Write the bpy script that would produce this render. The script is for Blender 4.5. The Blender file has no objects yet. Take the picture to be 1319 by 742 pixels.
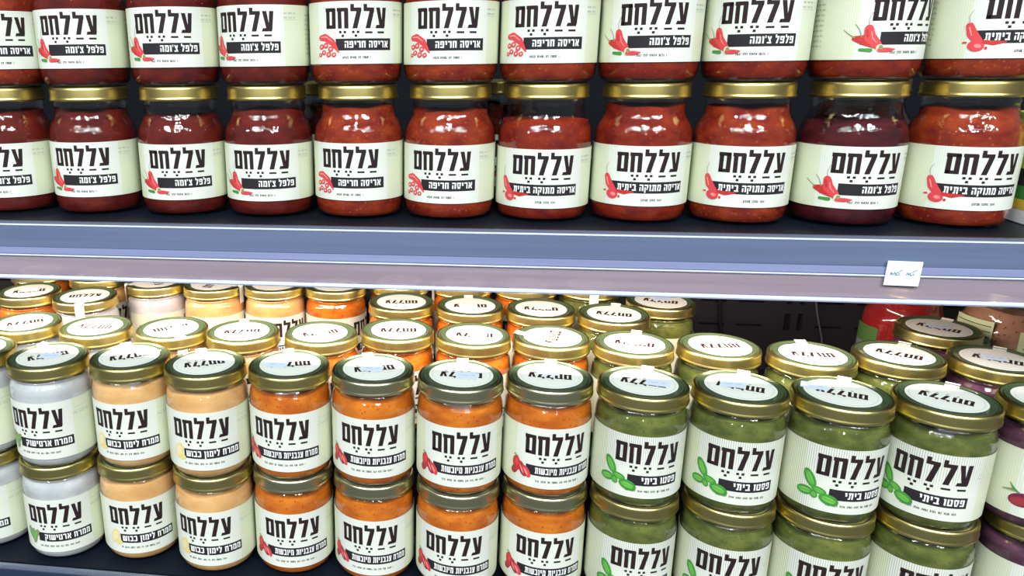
import bpy, bmesh, math, random
from mathutils import Vector, Matrix

random.seed(7)
S = bpy.context.scene
COL = S.collection

# ------------------------------------------------------------------ camera
CAM = Vector((0.0017193, -0.7243233, 0.1388899))
RT = Vector((0.98997927, 0.1407332, -0.01162777))
UP = Vector((-0.02846014, 0.27949631, 0.95972487))
FW = Vector((-0.13831507, 0.94977681, -0.28070084))
cd = bpy.data.cameras.new('camera')
cam = bpy.data.objects.new('camera', cd)
COL.objects.link(cam)
M = Matrix((RT, UP, -FW)).transposed().to_4x4()
M.translation = CAM
cam.matrix_world = M
cd.sensor_width = 36.0
cd.lens = 1008.477 / 1319 * 36.0
cd.shift_x = (659.5 - 469.43) / 1319
cd.clip_start = 0.01
S.camera = cam

# ------------------------------------------------------------------ world, lamps, exposure
w = bpy.data.worlds.new('store_air'); S.world = w; w.use_nodes = True
bg = w.node_tree.nodes['Background']
bg.inputs[0].default_value = (0.86, 0.94, 0.98, 1)
bg.inputs[1].default_value = 0.24
S.view_settings.view_transform = 'Standard'
S.view_settings.look = 'None'
S.view_settings.exposure = -0.45
S.view_settings.gamma = 1.0
S.view_settings.use_curve_mapping = False
S.cycles.transparent_max_bounces = 24
S.cycles.max_bounces = 8
S.cycles.caustics_reflective = False
S.cycles.caustics_refractive = False


def lamp(name, loc, aim, size, energy, col, size_y=None, shape='DISK'):
    d = bpy.data.lights.new(name, 'AREA')
    d.shape = shape; d.size = size
    if size_y: d.size_y = size_y
    d.energy = energy; d.color = col
    o = bpy.data.objects.new(name, d); COL.objects.link(o)
    o.location = loc
    o.rotation_euler = (Vector(aim) - Vector(loc)).to_track_quat('-Z', 'Z').to_euler()
    return o


# ceiling downlights of the store, in rows in front of the shelves
for x, y in ((-1.3, -1.7), (-.95, -1.8), (-1.2, -2.2), (-1.6, -2.3), (-1.0, -2.7), (-1.45, -3.0), (-1.1, -3.6),
             (-.08, -1.6), (.12, -1.95), (-.1, -2.4), (.1, -3.0), (-.05, -3.7),
             (.95, -1.75), (1.3, -1.8), (1.6, -2.2), (1.1, -2.3), (1.5, -2.8), (1.05, -3.2), (1.5, -3.8), (2.3, -2.4), (-2.4, -2.3)):
    lamp('ceiling_downlight', (x, y, 1.75), (x, y + 0.55, 0), 0.17, 16.5, (0.93, 0.98, 1.0))
# two long rows of strip luminaires further out over the aisle
lamp('ceiling_luminaire', (-0.5, -2.6, 1.9), (0, 0, 0), 2.4, 5.0, (0.93, 1.0, 0.98), 0.25, 'RECTANGLE')
lamp('ceiling_luminaire', (0.9, -2.8, 1.9), (0, 0, 0), 2.4, 5.0, (0.95, 1.0, 0.97), 0.25, 'RECTANGLE')
# warm strip lamp under the upper shelf, just behind its housing lip
lamp('shelf_strip_lamp', (-0.28, -0.0215, -0.026), (-0.28, 0.06, -0.131), 0.010, 10.0, (1.0, 0.80, 0.70), None, 'RECTANGLE')
sl = bpy.data.lights['shelf_strip_lamp']; sl.size = 1.30; sl.size_y = 0.009
bpy.data.objects['shelf_strip_lamp'].rotation_euler = (math.radians(28), 0, 0)

# ------------------------------------------------------------------ materials
MATS = {}


def nt(name):
    m = bpy.data.materials.new(name); m.use_nodes = True
    return m, m.node_tree, m.node_tree.nodes['Principled BSDF']


def plain(name, col, rough=0.5, metal=0.0, coat=0.0, spec=0.5, noise=0.0, nscale=80.0, bump=0.0):
    m, t, b = nt(name)
    b.inputs['Base Color'].default_value = (*col, 1)
    b.inputs['Roughness'].default_value = rough
    b.inputs['Metallic'].default_value = metal
    b.inputs['Coat Weight'].default_value = coat
    b.inputs['Specular IOR Level'].default_value = spec
    if noise or bump:
        tc = t.nodes.new('ShaderNodeTexCoord')
        n = t.nodes.new('ShaderNodeTexNoise'); n.inputs['Scale'].default_value = nscale
        n.inputs['Detail'].default_value = 4
        t.links.new(tc.outputs['Object'], n.inputs['Vector'])
        if noise:
            mx = t.nodes.new('ShaderNodeMix'); mx.data_type = 'RGBA'
            mx.inputs[6].default_value = (*[c * (1 - noise) for c in col], 1)
            mx.inputs[7].default_value = (*[min(1, c * (1 + noise)) for c in col], 1)
            t.links.new(n.outputs['Fac'], mx.inputs[0]); t.links.new(mx.outputs[2], b.inputs['Base Color'])
        if bump:
            bp = t.nodes.new('ShaderNodeBump'); bp.inputs['Strength'].default_value = bump
            bp.inputs['Distance'].default_value = 0.001
            t.links.new(n.outputs['Fac'], bp.inputs['Height']); t.links.new(bp.outputs[0], b.inputs['Normal'])
    MATS[name] = m
    return m


def food(name, c1, c2, spots=None, scale=55.0, rough=0.35, bump=0.5):
    """sauce or spread: two tones mottled by object-random noise, with darker or brighter bits"""
    m, t, b = nt(name)
    tc = t.nodes.new('ShaderNodeTexCoord'); oi = t.nodes.new('ShaderNodeObjectInfo')
    ad = t.nodes.new('ShaderNodeVectorMath'); ad.operation = 'ADD'
    mp = t.nodes.new('ShaderNodeMapping'); mp.inputs['Scale'].default_value = (1, 1, 1.8)
    t.links.new(tc.outputs['Object'], ad.inputs[0]); t.links.new(oi.outputs['Location'], ad.inputs[1])
    t.links.new(ad.outputs[0], mp.inputs[0])
    n = t.nodes.new('ShaderNodeTexNoise'); n.inputs['Scale'].default_value = scale; n.inputs['Detail'].default_value = 5
    t.links.new(mp.outputs[0], n.inputs['Vector'])
    r = t.nodes.new('ShaderNodeValToRGB')
    r.color_ramp.elements[0].position = 0.35; r.color_ramp.elements[0].color = (*c1, 1)
    r.color_ramp.elements[1].position = 0.68; r.color_ramp.elements[1].color = (*c2, 1)
    t.links.new(n.outputs['Fac'], r.inputs[0])
    last = r.outputs[0]
    if spots:
        v = t.nodes.new('ShaderNodeTexVoronoi'); v.inputs['Scale'].default_value = 210
        t.links.new(ad.outputs[0], v.inputs['Vector'])
        r2 = t.nodes.new('ShaderNodeValToRGB')
        r2.color_ramp.elements[0].position = 0.10; r2.color_ramp.elements[0].color = (1, 1, 1, 1)
        r2.color_ramp.elements[1].position = 0.26; r2.color_ramp.elements[1].color = (0, 0, 0, 1)
        t.links.new(v.outputs['Distance'], r2.inputs[0])
        mx = t.nodes.new('ShaderNodeMix'); mx.data_type = 'RGBA'; mx.inputs[7].default_value = (*spots, 1)
        t.links.new(r2.outputs[0], mx.inputs[0]); t.links.new(last, mx.inputs[6]); last = mx.outputs[2]
    t.links.new(last, b.inputs['Base Color'])
    bp = t.nodes.new('ShaderNodeBump'); bp.inputs['Strength'].default_value = bump; bp.inputs['Distance'].default_value = 0.0015
    t.links.new(n.outputs['Fac'], bp.inputs['Height']); t.links.new(bp.outputs[0], b.inputs['Normal'])
    b.inputs['Roughness'].default_value = .7; b.inputs['Specular IOR Level'].default_value = .1
    MATS[name] = m
    return m


def thin_glass(name, tint=(1, 1, 1), rough=0.03, ior=1.5, bump=0.25, scale=38):
    """clear jar glass: lets light straight through, mirrors by Fresnel, slightly wavy"""
    m = bpy.data.materials.new(name); m.use_nodes = True; t = m.node_tree; t.nodes.clear()
    out = t.nodes.new('ShaderNodeOutputMaterial'); mx = t.nodes.new('ShaderNodeMixShader')
    tr = t.nodes.new('ShaderNodeBsdfTransparent'); tr.inputs[0].default_value = (*tint, 1)
    gl = t.nodes.new('ShaderNodeBsdfGlossy'); gl.inputs['Roughness'].default_value = rough
    fr = t.nodes.new('ShaderNodeFresnel')
    ge = t.nodes.new('ShaderNodeNewGeometry'); ml = t.nodes.new('ShaderNodeMapRange')     # same mirror strength on both sides of the wall
    ml.inputs[3].default_value = ior; ml.inputs[4].default_value = 1 / ior
    t.links.new(ge.outputs['Backfacing'], ml.inputs[0]); t.links.new(ml.outputs[0], fr.inputs[0])
    tc = t.nodes.new('ShaderNodeTexCoord'); n = t.nodes.new('ShaderNodeTexNoise'); n.inputs['Scale'].default_value = scale
    oi = t.nodes.new('ShaderNodeObjectInfo'); ad = t.nodes.new('ShaderNodeVectorMath'); ad.operation = 'ADD'
    t.links.new(tc.outputs['Object'], ad.inputs[0]); t.links.new(oi.outputs['Location'], ad.inputs[1])
    t.links.new(ad.outputs[0], n.inputs['Vector'])
    bp = t.nodes.new('ShaderNodeBump'); bp.inputs['Strength'].default_value = bump; bp.inputs['Distance'].default_value = 0.002
    t.links.new(n.outputs['Fac'], bp.inputs['Height'])
    t.links.new(bp.outputs[0], gl.inputs['Normal'])
    t.links.new(fr.outputs[0], mx.inputs[0]); t.links.new(tr.outputs[0], mx.inputs[1]); t.links.new(gl.outputs[0], mx.inputs[2])
    t.links.new(mx.outputs[0], out.inputs[0])
    MATS[name] = m
    return m


def paper_lined(name, base, line, strength):
    """label paper with printed fine vertical pinstripes that fade out towards the middle of the label"""
    m, t, b = nt(name)
    tc = t.nodes.new('ShaderNodeTexCoord'); sp = t.nodes.new('ShaderNodeSeparateXYZ')
    t.links.new(tc.outputs['UV'], sp.inputs[0])
    mu = t.nodes.new('ShaderNodeMath'); mu.operation = 'MULTIPLY'; mu.inputs[1].default_value = 2 * math.pi / 1.75
    sn = t.nodes.new('ShaderNodeMath'); sn.operation = 'SINE'
    t.links.new(sp.outputs[0], mu.inputs[0]); t.links.new(mu.outputs[0], sn.inputs[0])
    r = t.nodes.new('ShaderNodeMapRange'); r.inputs[1].default_value = -0.1; r.inputs[2].default_value = 0.9
    r.inputs[3].default_value = 0; r.inputs[4].default_value = strength
    t.links.new(sn.outputs[0], r.inputs[0])
    fd = t.nodes.new('ShaderNodeMapRange'); fd.inputs[1].default_value = 24; fd.inputs[2].default_value = 40
    t.links.new(sp.outputs[1], fd.inputs[0])
    mm = t.nodes.new('ShaderNodeMath'); mm.operation = 'MULTIPLY'
    ab = t.nodes.new('ShaderNodeMath'); ab.operation = 'MAXIMUM'
    lf = t.nodes.new('ShaderNodeMapRange'); lf.inputs[1].default_value = -24; lf.inputs[2].default_value = -34
    t.links.new(sp.outputs[0], lf.inputs[0])
    t.links.new(fd.outputs[0], ab.inputs[0]); t.links.new(lf.outputs[0], ab.inputs[1])
    t.links.new(r.outputs[0], mm.inputs[0]); t.links.new(ab.outputs[0], mm.inputs[1])
    mx = t.nodes.new('ShaderNodeMix'); mx.data_type = 'RGBA'
    mx.inputs[7].default_value = (*line, 1)
    au = t.nodes.new('ShaderNodeMath'); au.operation = 'ABSOLUTE'; t.links.new(sp.outputs[0], au.inputs[0])
    sd = t.nodes.new('ShaderNodeMapRange'); sd.inputs[1].default_value = 36.0; sd.inputs[2].default_value = 36.4
    t.links.new(au.outputs[0], sd.inputs[0])
    side = t.nodes.new('ShaderNodeMix'); side.data_type = 'RGBA'                          # cream side panels printed beside the front panel
    side.inputs[6].default_value = (*base, 1); side.inputs[7].default_value = (base[0] * .93, base[1] * .94, base[2] * .78, 1)
    t.links.new(sd.outputs[0], side.inputs[0]); t.links.new(side.outputs[2], mx.inputs[6])
    t.links.new(mm.outputs[0], mx.inputs[0]); t.links.new(mx.outputs[2], b.inputs['Base Color'])
    b.inputs['Roughness'].default_value = 0.45
    MATS[name] = m
    return m


PAPER = (0.70, 0.735, 0.66)
paper_lined('label_paper', PAPER, (0.45, 0.46, 0.40), 0.30)
paper_lined('spread_paper_dimmed', (0.69, 0.72, 0.645), (0.42, 0.43, 0.38), 0.30)  # same paper, coloured slightly darker for the weaker light on the lower tier
paper_lined('label_paper_lined', (0.68, 0.705, 0.625), (0.30, 0.32, 0.28), 0.70)
plain('ink', (0.022, 0.012, 0.014), 0.6, spec=0.2)
plain('band', (0.020, 0.018, 0.022), 0.6, spec=0.2)
plain('print_white', (0.85, 0.87, 0.84), 0.5)
plain('print_grey', (0.38, 0.39, 0.37), 0.5)
plain('print_red', (0.50, 0.022, 0.022), 0.5, noise=0.3, nscale=400)
plain('print_pink', (0.64, 0.05, 0.06), 0.5)
plain('print_rose', (0.82, 0.24, 0.22), 0.5)
plain('print_green', (0.045, 0.26, 0.035), 0.5, noise=0.45, nscale=300)
plain('print_light_green', (0.15, 0.45, 0.07), 0.5)
plain('print_olive', (0.20, 0.26, 0.13), 0.5)
plain('print_cream', (0.75, 0.66, 0.42), 0.5)
plain('print_yellow', (0.72, 0.60, 0.22), 0.5)
plain('print_purple', (0.17, 0.015, 0.05), 0.4)
plain('print_dark_red', (0.30, 0.03, 0.04), 0.5)
plain('sticker_paper', (0.80, 0.84, 0.76), 0.22, coat=0.3)
plain('price_paper', (0.62, 0.74, 0.90), 0.3)
plain('price_ink', (0.16, 0.25, 0.42), 0.5)
plain('card_white', (0.82, 0.90, 0.94), 0.4)
plain('card_ink', (0.10, 0.24, 0.30), 0.5)
plain('gold_lid', (0.58, 0.47, 0.17), 0.34, metal=1.0)
plain('brass_lid', (0.56, 0.49, 0.19), 0.33, metal=1.0)
plain('olive_gold_lid', (0.58, 0.52, 0.22), 0.33, metal=1.0)
plain('pale_gold_lid', (0.62, 0.60, 0.38), 0.28, metal=1.0)
plain('lid_panel_lacquer', (0.085, 0.135, 0.065), 0.3, metal=0.4, coat=0.4)
thin_glass('jar_glass')
thin_glass('jar_glass_wavy', rough=0.012, bump=0.33, scale=120)
food('sauce_dark_red', (0.075, 0.006, 0.005), (0.15, 0.014, 0.007))
food('sauce_red', (0.13, 0.007, 0.005), (0.27, 0.026, 0.006), spots=(0.27, 0.035, 0.008))
food('sauce_orange', (0.16, 0.010, 0.006), (0.31, 0.040, 0.008), spots=(0.34, 0.07, 0.012))
food('sauce_plum', (0.035, 0.004, 0.008), (0.085, 0.008, 0.012))
food('spread_white', (0.44, 0.46, 0.47), (0.62, 0.64, 0.65), scale=30, bump=0.25)
food('spread_lemon', (0.62, 0.33, 0.11), (0.76, 0.46, 0.19), scale=40, bump=0.3)
food('spread_tomato', (0.44, 0.095, 0.006), (0.64, 0.19, 0.014), spots=(0.45, 0.05, 0.01))
food('spread_pesto', (0.065, 0.088, 0.018), (0.145, 0.165, 0.036), spots=(0.06, 0.10, 0.02), scale=70)
food('spread_purple', (0.05, 0.018, 0.035), (0.13, 0.05, 0.085))
food('spread_tan', (0.30, 0.15, 0.09), (0.44, 0.24, 0.15), spots=(0.10, 0.04, 0.02), scale=20)
food('sauce_crimson', (0.20, 0.01, 0.012), (0.30, 0.015, 0.015), scale=15)
plain('shelf_black', (0.005, 0.008, 0.014), 0.4, spec=0.1, noise=0.2, nscale=20)
plain('wall_shade_black', (0.006, 0.007, 0.010), 0.8, spec=0.08)  # back wall painted darker above the shelf, for the shade behind the jars
plain('shelf_navy', (0.016, 0.030, 0.062), 0.3)
plain('housing_metal', (0.45, 0.45, 0.46), 0.4, metal=1)
plain('back_panel_paint', (0.030, 0.030, 0.036), 0.6, spec=0.2, noise=0.2, nscale=9)
plain('slot_black', (0.002, 0.002, 0.002), 0.8)
plain('cable_grey', (0.12, 0.12, 0.13), 0.5)
plain('rail_lip', (0.10, 0.12, 0.17), 0.25, coat=0.5)
plain('rail_edge', (0.62, 0.68, 0.92), 0.18, coat=1.0)
plain('carton_lime', (0.45, 0.55, 0.06), 0.5)
plain('carton_green', (0.05, 0.22, 0.05), 0.5)
plain('carton_yellow', (0.75, 0.48, 0.05), 0.5)
plain('carton_black', (0.02, 0.02, 0.02), 0.5)
plain('carton_white', (0.75, 0.77, 0.78), 0.5)
plain('side_label_green', (0.06, 0.15, 0.035), 0.5)
plain('side_label_grey', (0.16, 0.20, 0.20), 0.5)
plain('side_label_pale', (0.60, 0.70, 0.42), 0.5)


def rail_plastic(name, col, clear, streak):
    """price channel plastic: tinted, glossy, partly see-through, with streaky reflections painted in as lengthwise tone"""
    m = bpy.data.materials.new(name); m.use_nodes = True; t = m.node_tree
    b = t.nodes['Principled BSDF']; out = t.nodes['Material Output']
    tc = t.nodes.new('ShaderNodeTexCoord'); mp = t.nodes.new('ShaderNodeMapping')
    mp.inputs['Scale'].default_value = (3.0, 1, 160)
    n = t.nodes.new('ShaderNodeTexNoise'); n.inputs['Scale'].default_value = 1.0; n.inputs['Detail'].default_value = 3
    t.links.new(tc.outputs['Object'], mp.inputs[0]); t.links.new(mp.outputs[0], n.inputs['Vector'])
    mx = t.nodes.new('ShaderNodeMix'); mx.data_type = 'RGBA'
    mx.inputs[6].default_value = (*[c * (1 - streak) for c in col], 1)
    mx.inputs[7].default_value = (*[c * (1 + streak) for c in col], 1)
    t.links.new(n.outputs['Fac'], mx.inputs[0]); t.links.new(mx.outputs[2], b.inputs['Base Color'])
    b.inputs['Roughness'].default_value = 0.3
    b.inputs['Coat Weight'].default_value = 0.6; b.inputs['Coat Roughness'].default_value = 0.08
    tr = t.nodes.new('ShaderNodeBsdfTransparent'); ms = t.nodes.new('ShaderNodeMixShader')
    ms.inputs[0].default_value = clear
    t.links.new(b.outputs[0], ms.inputs[1]); t.links.new(tr.outputs[0], ms.inputs[2]); t.links.new(ms.outputs[0], out.inputs[0])
    MATS[name] = m


rail_plastic('rail_blue', (0.11, 0.145, 0.24), 0.0, 0.25)
rail_plastic('rail_blue_light', (0.22, 0.25, 0.42), 0.0, 0.2)
rail_plastic('rail_clear', (0.35, 0.28, 0.33), 0.30, 0.3)  # mauve colour stands for warm strip light shining through the clear plastic


# ------------------------------------------------------------------ mesh helpers
def tag(o, label=None, cat=None, group=None, kind=None):
    if label: o['label'] = label
    if cat: o['category'] = cat
    if group: o['group'] = group
    if kind: o['kind'] = kind
    return o


def link(name, me, parent=None):
    o = bpy.data.objects.new(name, me); COL.objects.link(o)
    if parent is not None: o.parent = parent
    return o


def empty(name, loc, rz=0.0):
    o = bpy.data.objects.new(name, None); COL.objects.link(o)
    o.location = loc; o.rotation_euler = (0, 0, rz); o.empty_display_size = 0.02
    return o


def lathe(name, prof, mat, seg=48, smooth=True, sharp=40):
    """revolve (r, z) pairs; r == 0 ends close to a point"""
    vs, fs, rings = [], [], []
    for r, z in prof:
        if r <= 1e-7:
            rings.append([len(vs)]); vs.append((0, 0, z))
        else:
            rings.append(list(range(len(vs), len(vs) + seg)))
            for k in range(seg):
                a = 2 * math.pi * k / seg
                vs.append((r * math.cos(a), r * math.sin(a), z))
    for A, B in zip(rings, rings[1:]):
        for k in range(seg):
            k2 = (k + 1) % seg
            if len(A) == 1 and len(B) == 1: continue
            if len(A) == 1: fs.append((A[0], B[k2], B[k]))
            elif len(B) == 1: fs.append((A[k], A[k2], B[0]))
            else: fs.append((A[k], A[k2], B[k2], B[k]))
    me = bpy.data.meshes.new(name); me.from_pydata(vs, [], fs)
    me.materials.append(MATS[mat])
    bm = bmesh.new(); bm.from_mesh(me); bmesh.ops.recalc_face_normals(bm, faces=bm.faces)
    for f in bm.faces: f.smooth = smooth
    for e in bm.edges:
        if len(e.link_faces) == 2 and e.calc_face_angle(0) > math.radians(sharp): e.smooth = False
    bm.to_mesh(me); bm.free()
    return me


def boxes(name, items, mat, bevel=0.0):
    """one mesh from boxes (x0, x1, y0, y1, z0, z1)"""
    bm = bmesh.new()
    for x0, x1, y0, y1, z0, z1 in items:
        r = bmesh.ops.create_cube(bm, size=1.0)
        for v in r['verts']:
            v.co = Vector((x0 + (v.co.x + .5) * (x1 - x0), y0 + (v.co.y + .5) * (y1 - y0), z0 + (v.co.z + .5) * (z1 - z0)))
    if bevel:
        bmesh.ops.bevel(bm, geom=list(bm.edges), offset=bevel, segments=2, affect='EDGES')
    me = bpy.data.meshes.new(name); bm.to_mesh(me); bm.free()
    me.materials.append(MATS[mat])
    return me


def tube(name, pts, r, mat, seg=8):
    cu = bpy.data.curves.new(name, 'CURVE'); cu.dimensions = '3D'; cu.bevel_depth = r; cu.bevel_resolution = 2
    sp = cu.splines.new('POLY'); sp.points.add(len(pts) - 1)
    for p, q in zip(sp.points, pts): p.co = (*q, 1)
    cu.materials.append(MATS[mat])
    o = bpy.data.objects.new(name, cu); COL.objects.link(o)
    me = bpy.data.meshes.new_from_object(o.evaluated_get(bpy.context.evaluated_depsgraph_get()))
    bpy.data.objects.remove(o); me.name = name
    return me


# ------------------------------------------------------------------ flat print: convex polygons in label millimetres
class Art:
    def __init__(s): s.p = []

    def poly(s, mat, pts, lay=1): s.p.append((mat, lay, [tuple(q) for q in pts]))

    def rect(s, mat, x0, y0, x1, y1, lay=1): s.poly(mat, [(x0, y0), (x1, y0), (x1, y1), (x0, y1)], lay)

    def ell(s, mat, cx, cy, a, b, rot=0, lay=1, n=16):
        c, d = math.cos(math.radians(rot)), math.sin(math.radians(rot))
        s.poly(mat, [(cx + a * math.cos(t) * c - b * math.sin(t) * d, cy + a * math.cos(t) * d + b * math.sin(t) * c)
                     for t in [2 * math.pi * k / n for k in range(n)]], lay)

    def taper(s, mat, pts, ws, lay=1):
        """a bent, tapering stroke (pepper, stem, leaf) as a chain of quads with round joints"""
        for (p, q, a, b) in zip(pts, pts[1:], ws, ws[1:]):
            dx, dy = q[0] - p[0], q[1] - p[1]; L = math.hypot(dx, dy) or 1; nx, ny = -dy / L, dx / L
            s.poly(mat, [(p[0] + nx * a, p[1] + ny * a), (p[0] - nx * a, p[1] - ny * a), (q[0] - nx * b, q[1] - ny * b), (q[0] + nx * b, q[1] + ny * b)], lay)
        for p, a in zip(pts, ws):
            if a > 0.25: s.ell(mat, p[0], p[1], a, a, 0, lay, 10)

    def add(s, o, dx, dy, sx, sy, mat=None, lay=None):
        for m, l, pts in o.p: s.p.append((mat or m, lay or l, [(dx + x * sx, dy + y * sy) for x, y in pts]))


def clip(pts, x, keep_right):
    out = []
    for i in range(len(pts)):
        a, b = pts[i], pts[(i + 1) % len(pts)]
        ia = (a[0] >= x) == keep_right or a[0] == x
        ib = (b[0] >= x) == keep_right or b[0] == x
        if ia: out.append(a)
        if ia != ib:
            t = (x - a[0]) / (b[0] - a[0]) if b[0] != a[0] else 0
            out.append((x, a[1] + t * (b[1] - a[1])))
    return out


def area(p): return 0.5 * sum(p[i][0] * p[(i + 1) % len(p)][1] - p[(i + 1) % len(p)][0] * p[i][1] for i in range(len(p)))


def art_mesh(name, art, R=None, step=3.0, z0=0.0):
    """wrap the print round a cylinder of radius R (facing -y), or lay it flat (R None) facing +z"""
    vs, fs, ms, names = [], [], [], []
    for mat, lay, pts in art.p:
        if mat not in names: names.append(mat)
        mi = names.index(mat)
        if area(pts) < 0: pts = pts[::-1]
        pieces = [pts]
        if R:
            lo, hi = min(q[0] for q in pts), max(q[0] for q in pts)
            k0, k1 = math.floor(lo / step), math.ceil(hi / step)
            pieces = []
            for k in range(k0, k1):
                c = clip(clip(pts, k * step, True), (k + 1) * step, False)
                if len(c) >= 3 and abs(area(c)) > 1e-4: pieces.append(c)
        for c in pieces:
            i0 = len(vs)
            for u, v in c:
                if R:
                    rr = R + 0.00009 * lay; a = u / 1000 / R
                    vs.append((rr * math.sin(a), -rr * math.cos(a), z0 + v / 1000))
                else:
                    vs.append((u / 1000, v / 1000, z0 + 0.00007 * lay))
            fs.append(tuple(range(i0, i0 + len(c)))); ms.append(mi)
    me = bpy.data.meshes.new(name); me.from_pydata(vs, [], fs)
    for n in names: me.materials.append(MATS[n])
    me.polygons.foreach_set('material_index', ms)
    me.update()
    return me


# ------------------------------------------------------------------ letters, drawn as bold blocks (unit height)
def Rr(x0, y0, x1, y1): return [(x0, y0), (x1, y0), (x1, y1), (x0, y1)]


BIG = {  # widths about 0.55
    'ם': (0.56, [Rr(-.03, .82, .54, 1), Rr(0, 0, .215, .86), Rr(.345, 0, .56, .95), Rr(0, 0, .5, .17)]),
    'ח': (0.57, [Rr(-.03, .82, .54, 1), [(.02, 0), (.225, 0), (.21, .86), (.01, .86)], Rr(.355, 0, .57, .95)]),
    'ל': (0.56, [Rr(.01, .98, .19, 1.17), Rr(.01, .82, .56, 1), [(.10, 0), (.345, 0), (.56, .86), (.32, .86)]]),
    'ע': (0.58, [[(.01, 1), (.225, 1), (.39, .10), (.20, .10)], [(.375, 1), (.59, 1), (.50, .08), (.31, .08)], [(-.04, 0), (.47, 0), (.52, .18), (.02, .16)]]),
}
s_ = .21
SM = {
    'א': (.66, [[(0, 1), (.22, 1), (.66, 0), (.42, 0)], [(.44, 1), (.64, 1), (.62, .52), (.44, .42)], [(.02, 0), (.22, 0), (.22, .5), (.06, .58)]]),
    'ב': (.60, [Rr(0, .8, .52, 1), Rr(.32, 0, .54, .9), Rr(0, 0, .62, .2)]),
    'ג': (.46, [Rr(.08, .8, .42, 1), Rr(.22, .2, .43, .9), [(.0, 0), (.2, 0), (.43, .4), (.24, .4)], [(.24, .3), (.43, .3), (.46, 0), (.28, 0)]]),
    'ה': (.62, [Rr(0, .8, .6, 1), Rr(.4, 0, .61, .9), Rr(.02, 0, .22, .58)]),
    'ו': (.28, [Rr(0, .8, .26, 1), Rr(.06, 0, .27, .9)]),
    'ח': (.62, [Rr(0, .8, .6, 1), Rr(.4, 0, .61, .9), Rr(.02, 0, .22, .9)]),
    'ט': (.64, [Rr(.02, .1, .22, 1), Rr(.02, 0, .62, .2), Rr(.43, .1, .63, .95), Rr(.32, .8, .6, 1)]),
    'י': (.28, [Rr(0, .8, .26, 1), Rr(.06, .45, .27, .9)]),
    'כ': (.56, [Rr(0, .8, .5, 1), Rr(.32, .1, .54, .9), Rr(0, 0, .5, .2)]),
    'ל': (.54, [Rr(.0, .95, .18, 1.22), Rr(0, .8, .52, 1), [(.10, 0), (.32, 0), (.53, .85), (.31, .85)]]),
    'מ': (.66, [[(0, 1), (.2, 1), (.24, .6), (.12, .6)], Rr(.2, .8, .6, 1), [(.1, .85), (.28, .85), (.2, 0), (.02, 0)], Rr(.44, 0, .65, .9), Rr(.3, 0, .6, .2)]),
    'ן': (.28, [Rr(0, .8, .26, 1), Rr(.06, -.28, .27, .9)]),
    'נ': (.42, [Rr(.1, .8, .38, 1), Rr(.19, .05, .4, .9), Rr(0, 0, .4, .2)]),
    'ס': (.64, [Rr(0, .8, .62, 1), [(.0, .85), (.2, .85), (.26, .1), (.1, .2)], [(.42, .85), (.63, .85), (.54, .2), (.38, .1)], Rr(.12, 0, .5, .2)]),
    'ע': (.60, [[(.0, 1), (.21, 1), (.38, .1), (.2, .1)], [(.38, 1), (.6, 1), (.5, .05), (.3, .05)], Rr(0, 0, .5, .19)]),
    'פ': (.60, [Rr(0, .8, .55, 1), Rr(.36, .1, .58, .9), Rr(0, 0, .55, .2), Rr(0, .45, .2, .9), Rr(0, .42, .28, .56)]),
    'צ': (.58, [[(0, 1), (.22, 1), (.56, .15), (.36, .1)], [(.38, 1), (.57, 1), (.5, .6), (.36, .5)], Rr(0, 0, .56, .2)]),
    'ק': (.62, [Rr(0, .8, .6, 1), [(.4, .9), (.61, .9), (.5, .15), (.32, .2)], Rr(.02, -.28, .21, .58)]),
    'ר': (.54, [Rr(0, .8, .5, 1), Rr(.32, 0, .53, .9)]),
    'ש': (.78, [Rr(0, .1, .2, 1), Rr(.29, .1, .47, 1), Rr(.57, .1, .77, 1), Rr(.0, 0, .72, .2)]),
    'ת': (.66, [Rr(.04, .8, .62, 1), Rr(.44, 0, .65, .9), Rr(.12, .1, .3, .9), Rr(0, 0, .28, .18)]),
    'ם': (.62, [Rr(0, .8, .6, 1), Rr(.02, 0, .22, .9), Rr(.4, 0, .61, .9), Rr(.02, 0, .6, .2)]),
    "'": (.14, [Rr(0, .75, .13, 1.1)]),
    ' ': (.24, []),
    '0': (.5, [Rr(0, 0, .18, 1), Rr(.32, 0, .5, 1), Rr(0, 0, .5, .2), Rr(0, .8, .5, 1)]),
}


def logo(art, cx, base, W, H, mat='ink', lay=1, points=True, flip=1):
    word = ['ם', 'ח', 'ל', 'ל', 'ע']; gap = .10
    tot = sum(BIG[c][0] for c in word) + gap * 4
    x = cx - W / 2; k = W / tot
    for i, ch in enumerate(word):
        wd, parts = BIG[ch]
        for p in parts: art.poly(mat, [(x + a * k, base + b * H) for a, b in p], lay)
        if points:
            m = x + .27 * k
            if i in (1, 2):
                for dx, dy in ((-.13, -.17), (.11, -.17), (0.0, -.35)):
                    art.rect(mat, m + (dx - .065) * k, base + (dy - .062) * H, m + (dx + .065) * k, base + (dy + .055) * H, lay)
            elif i > 2:
                art.rect(mat, m - .19 * k, base - .245 * H, m + .19 * k, base - .150 * H, lay)
        x += (wd + gap) * k


def word(art, text, xr, base, W, h, mat='print_white', lay=2):
    """set a right-to-left line so that it ends at xr (right) and spans W"""
    gap = .13
    tot = sum(SM[c][0] + gap for c in text) - gap
    k = W / tot; x = xr
    for c in text:
        wd, parts = SM[c]; x -= wd * k
        for p in parts: art.poly(mat, [(x + a * k, base + b * h) for a, b in p], lay)
        x -= gap * k


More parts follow.
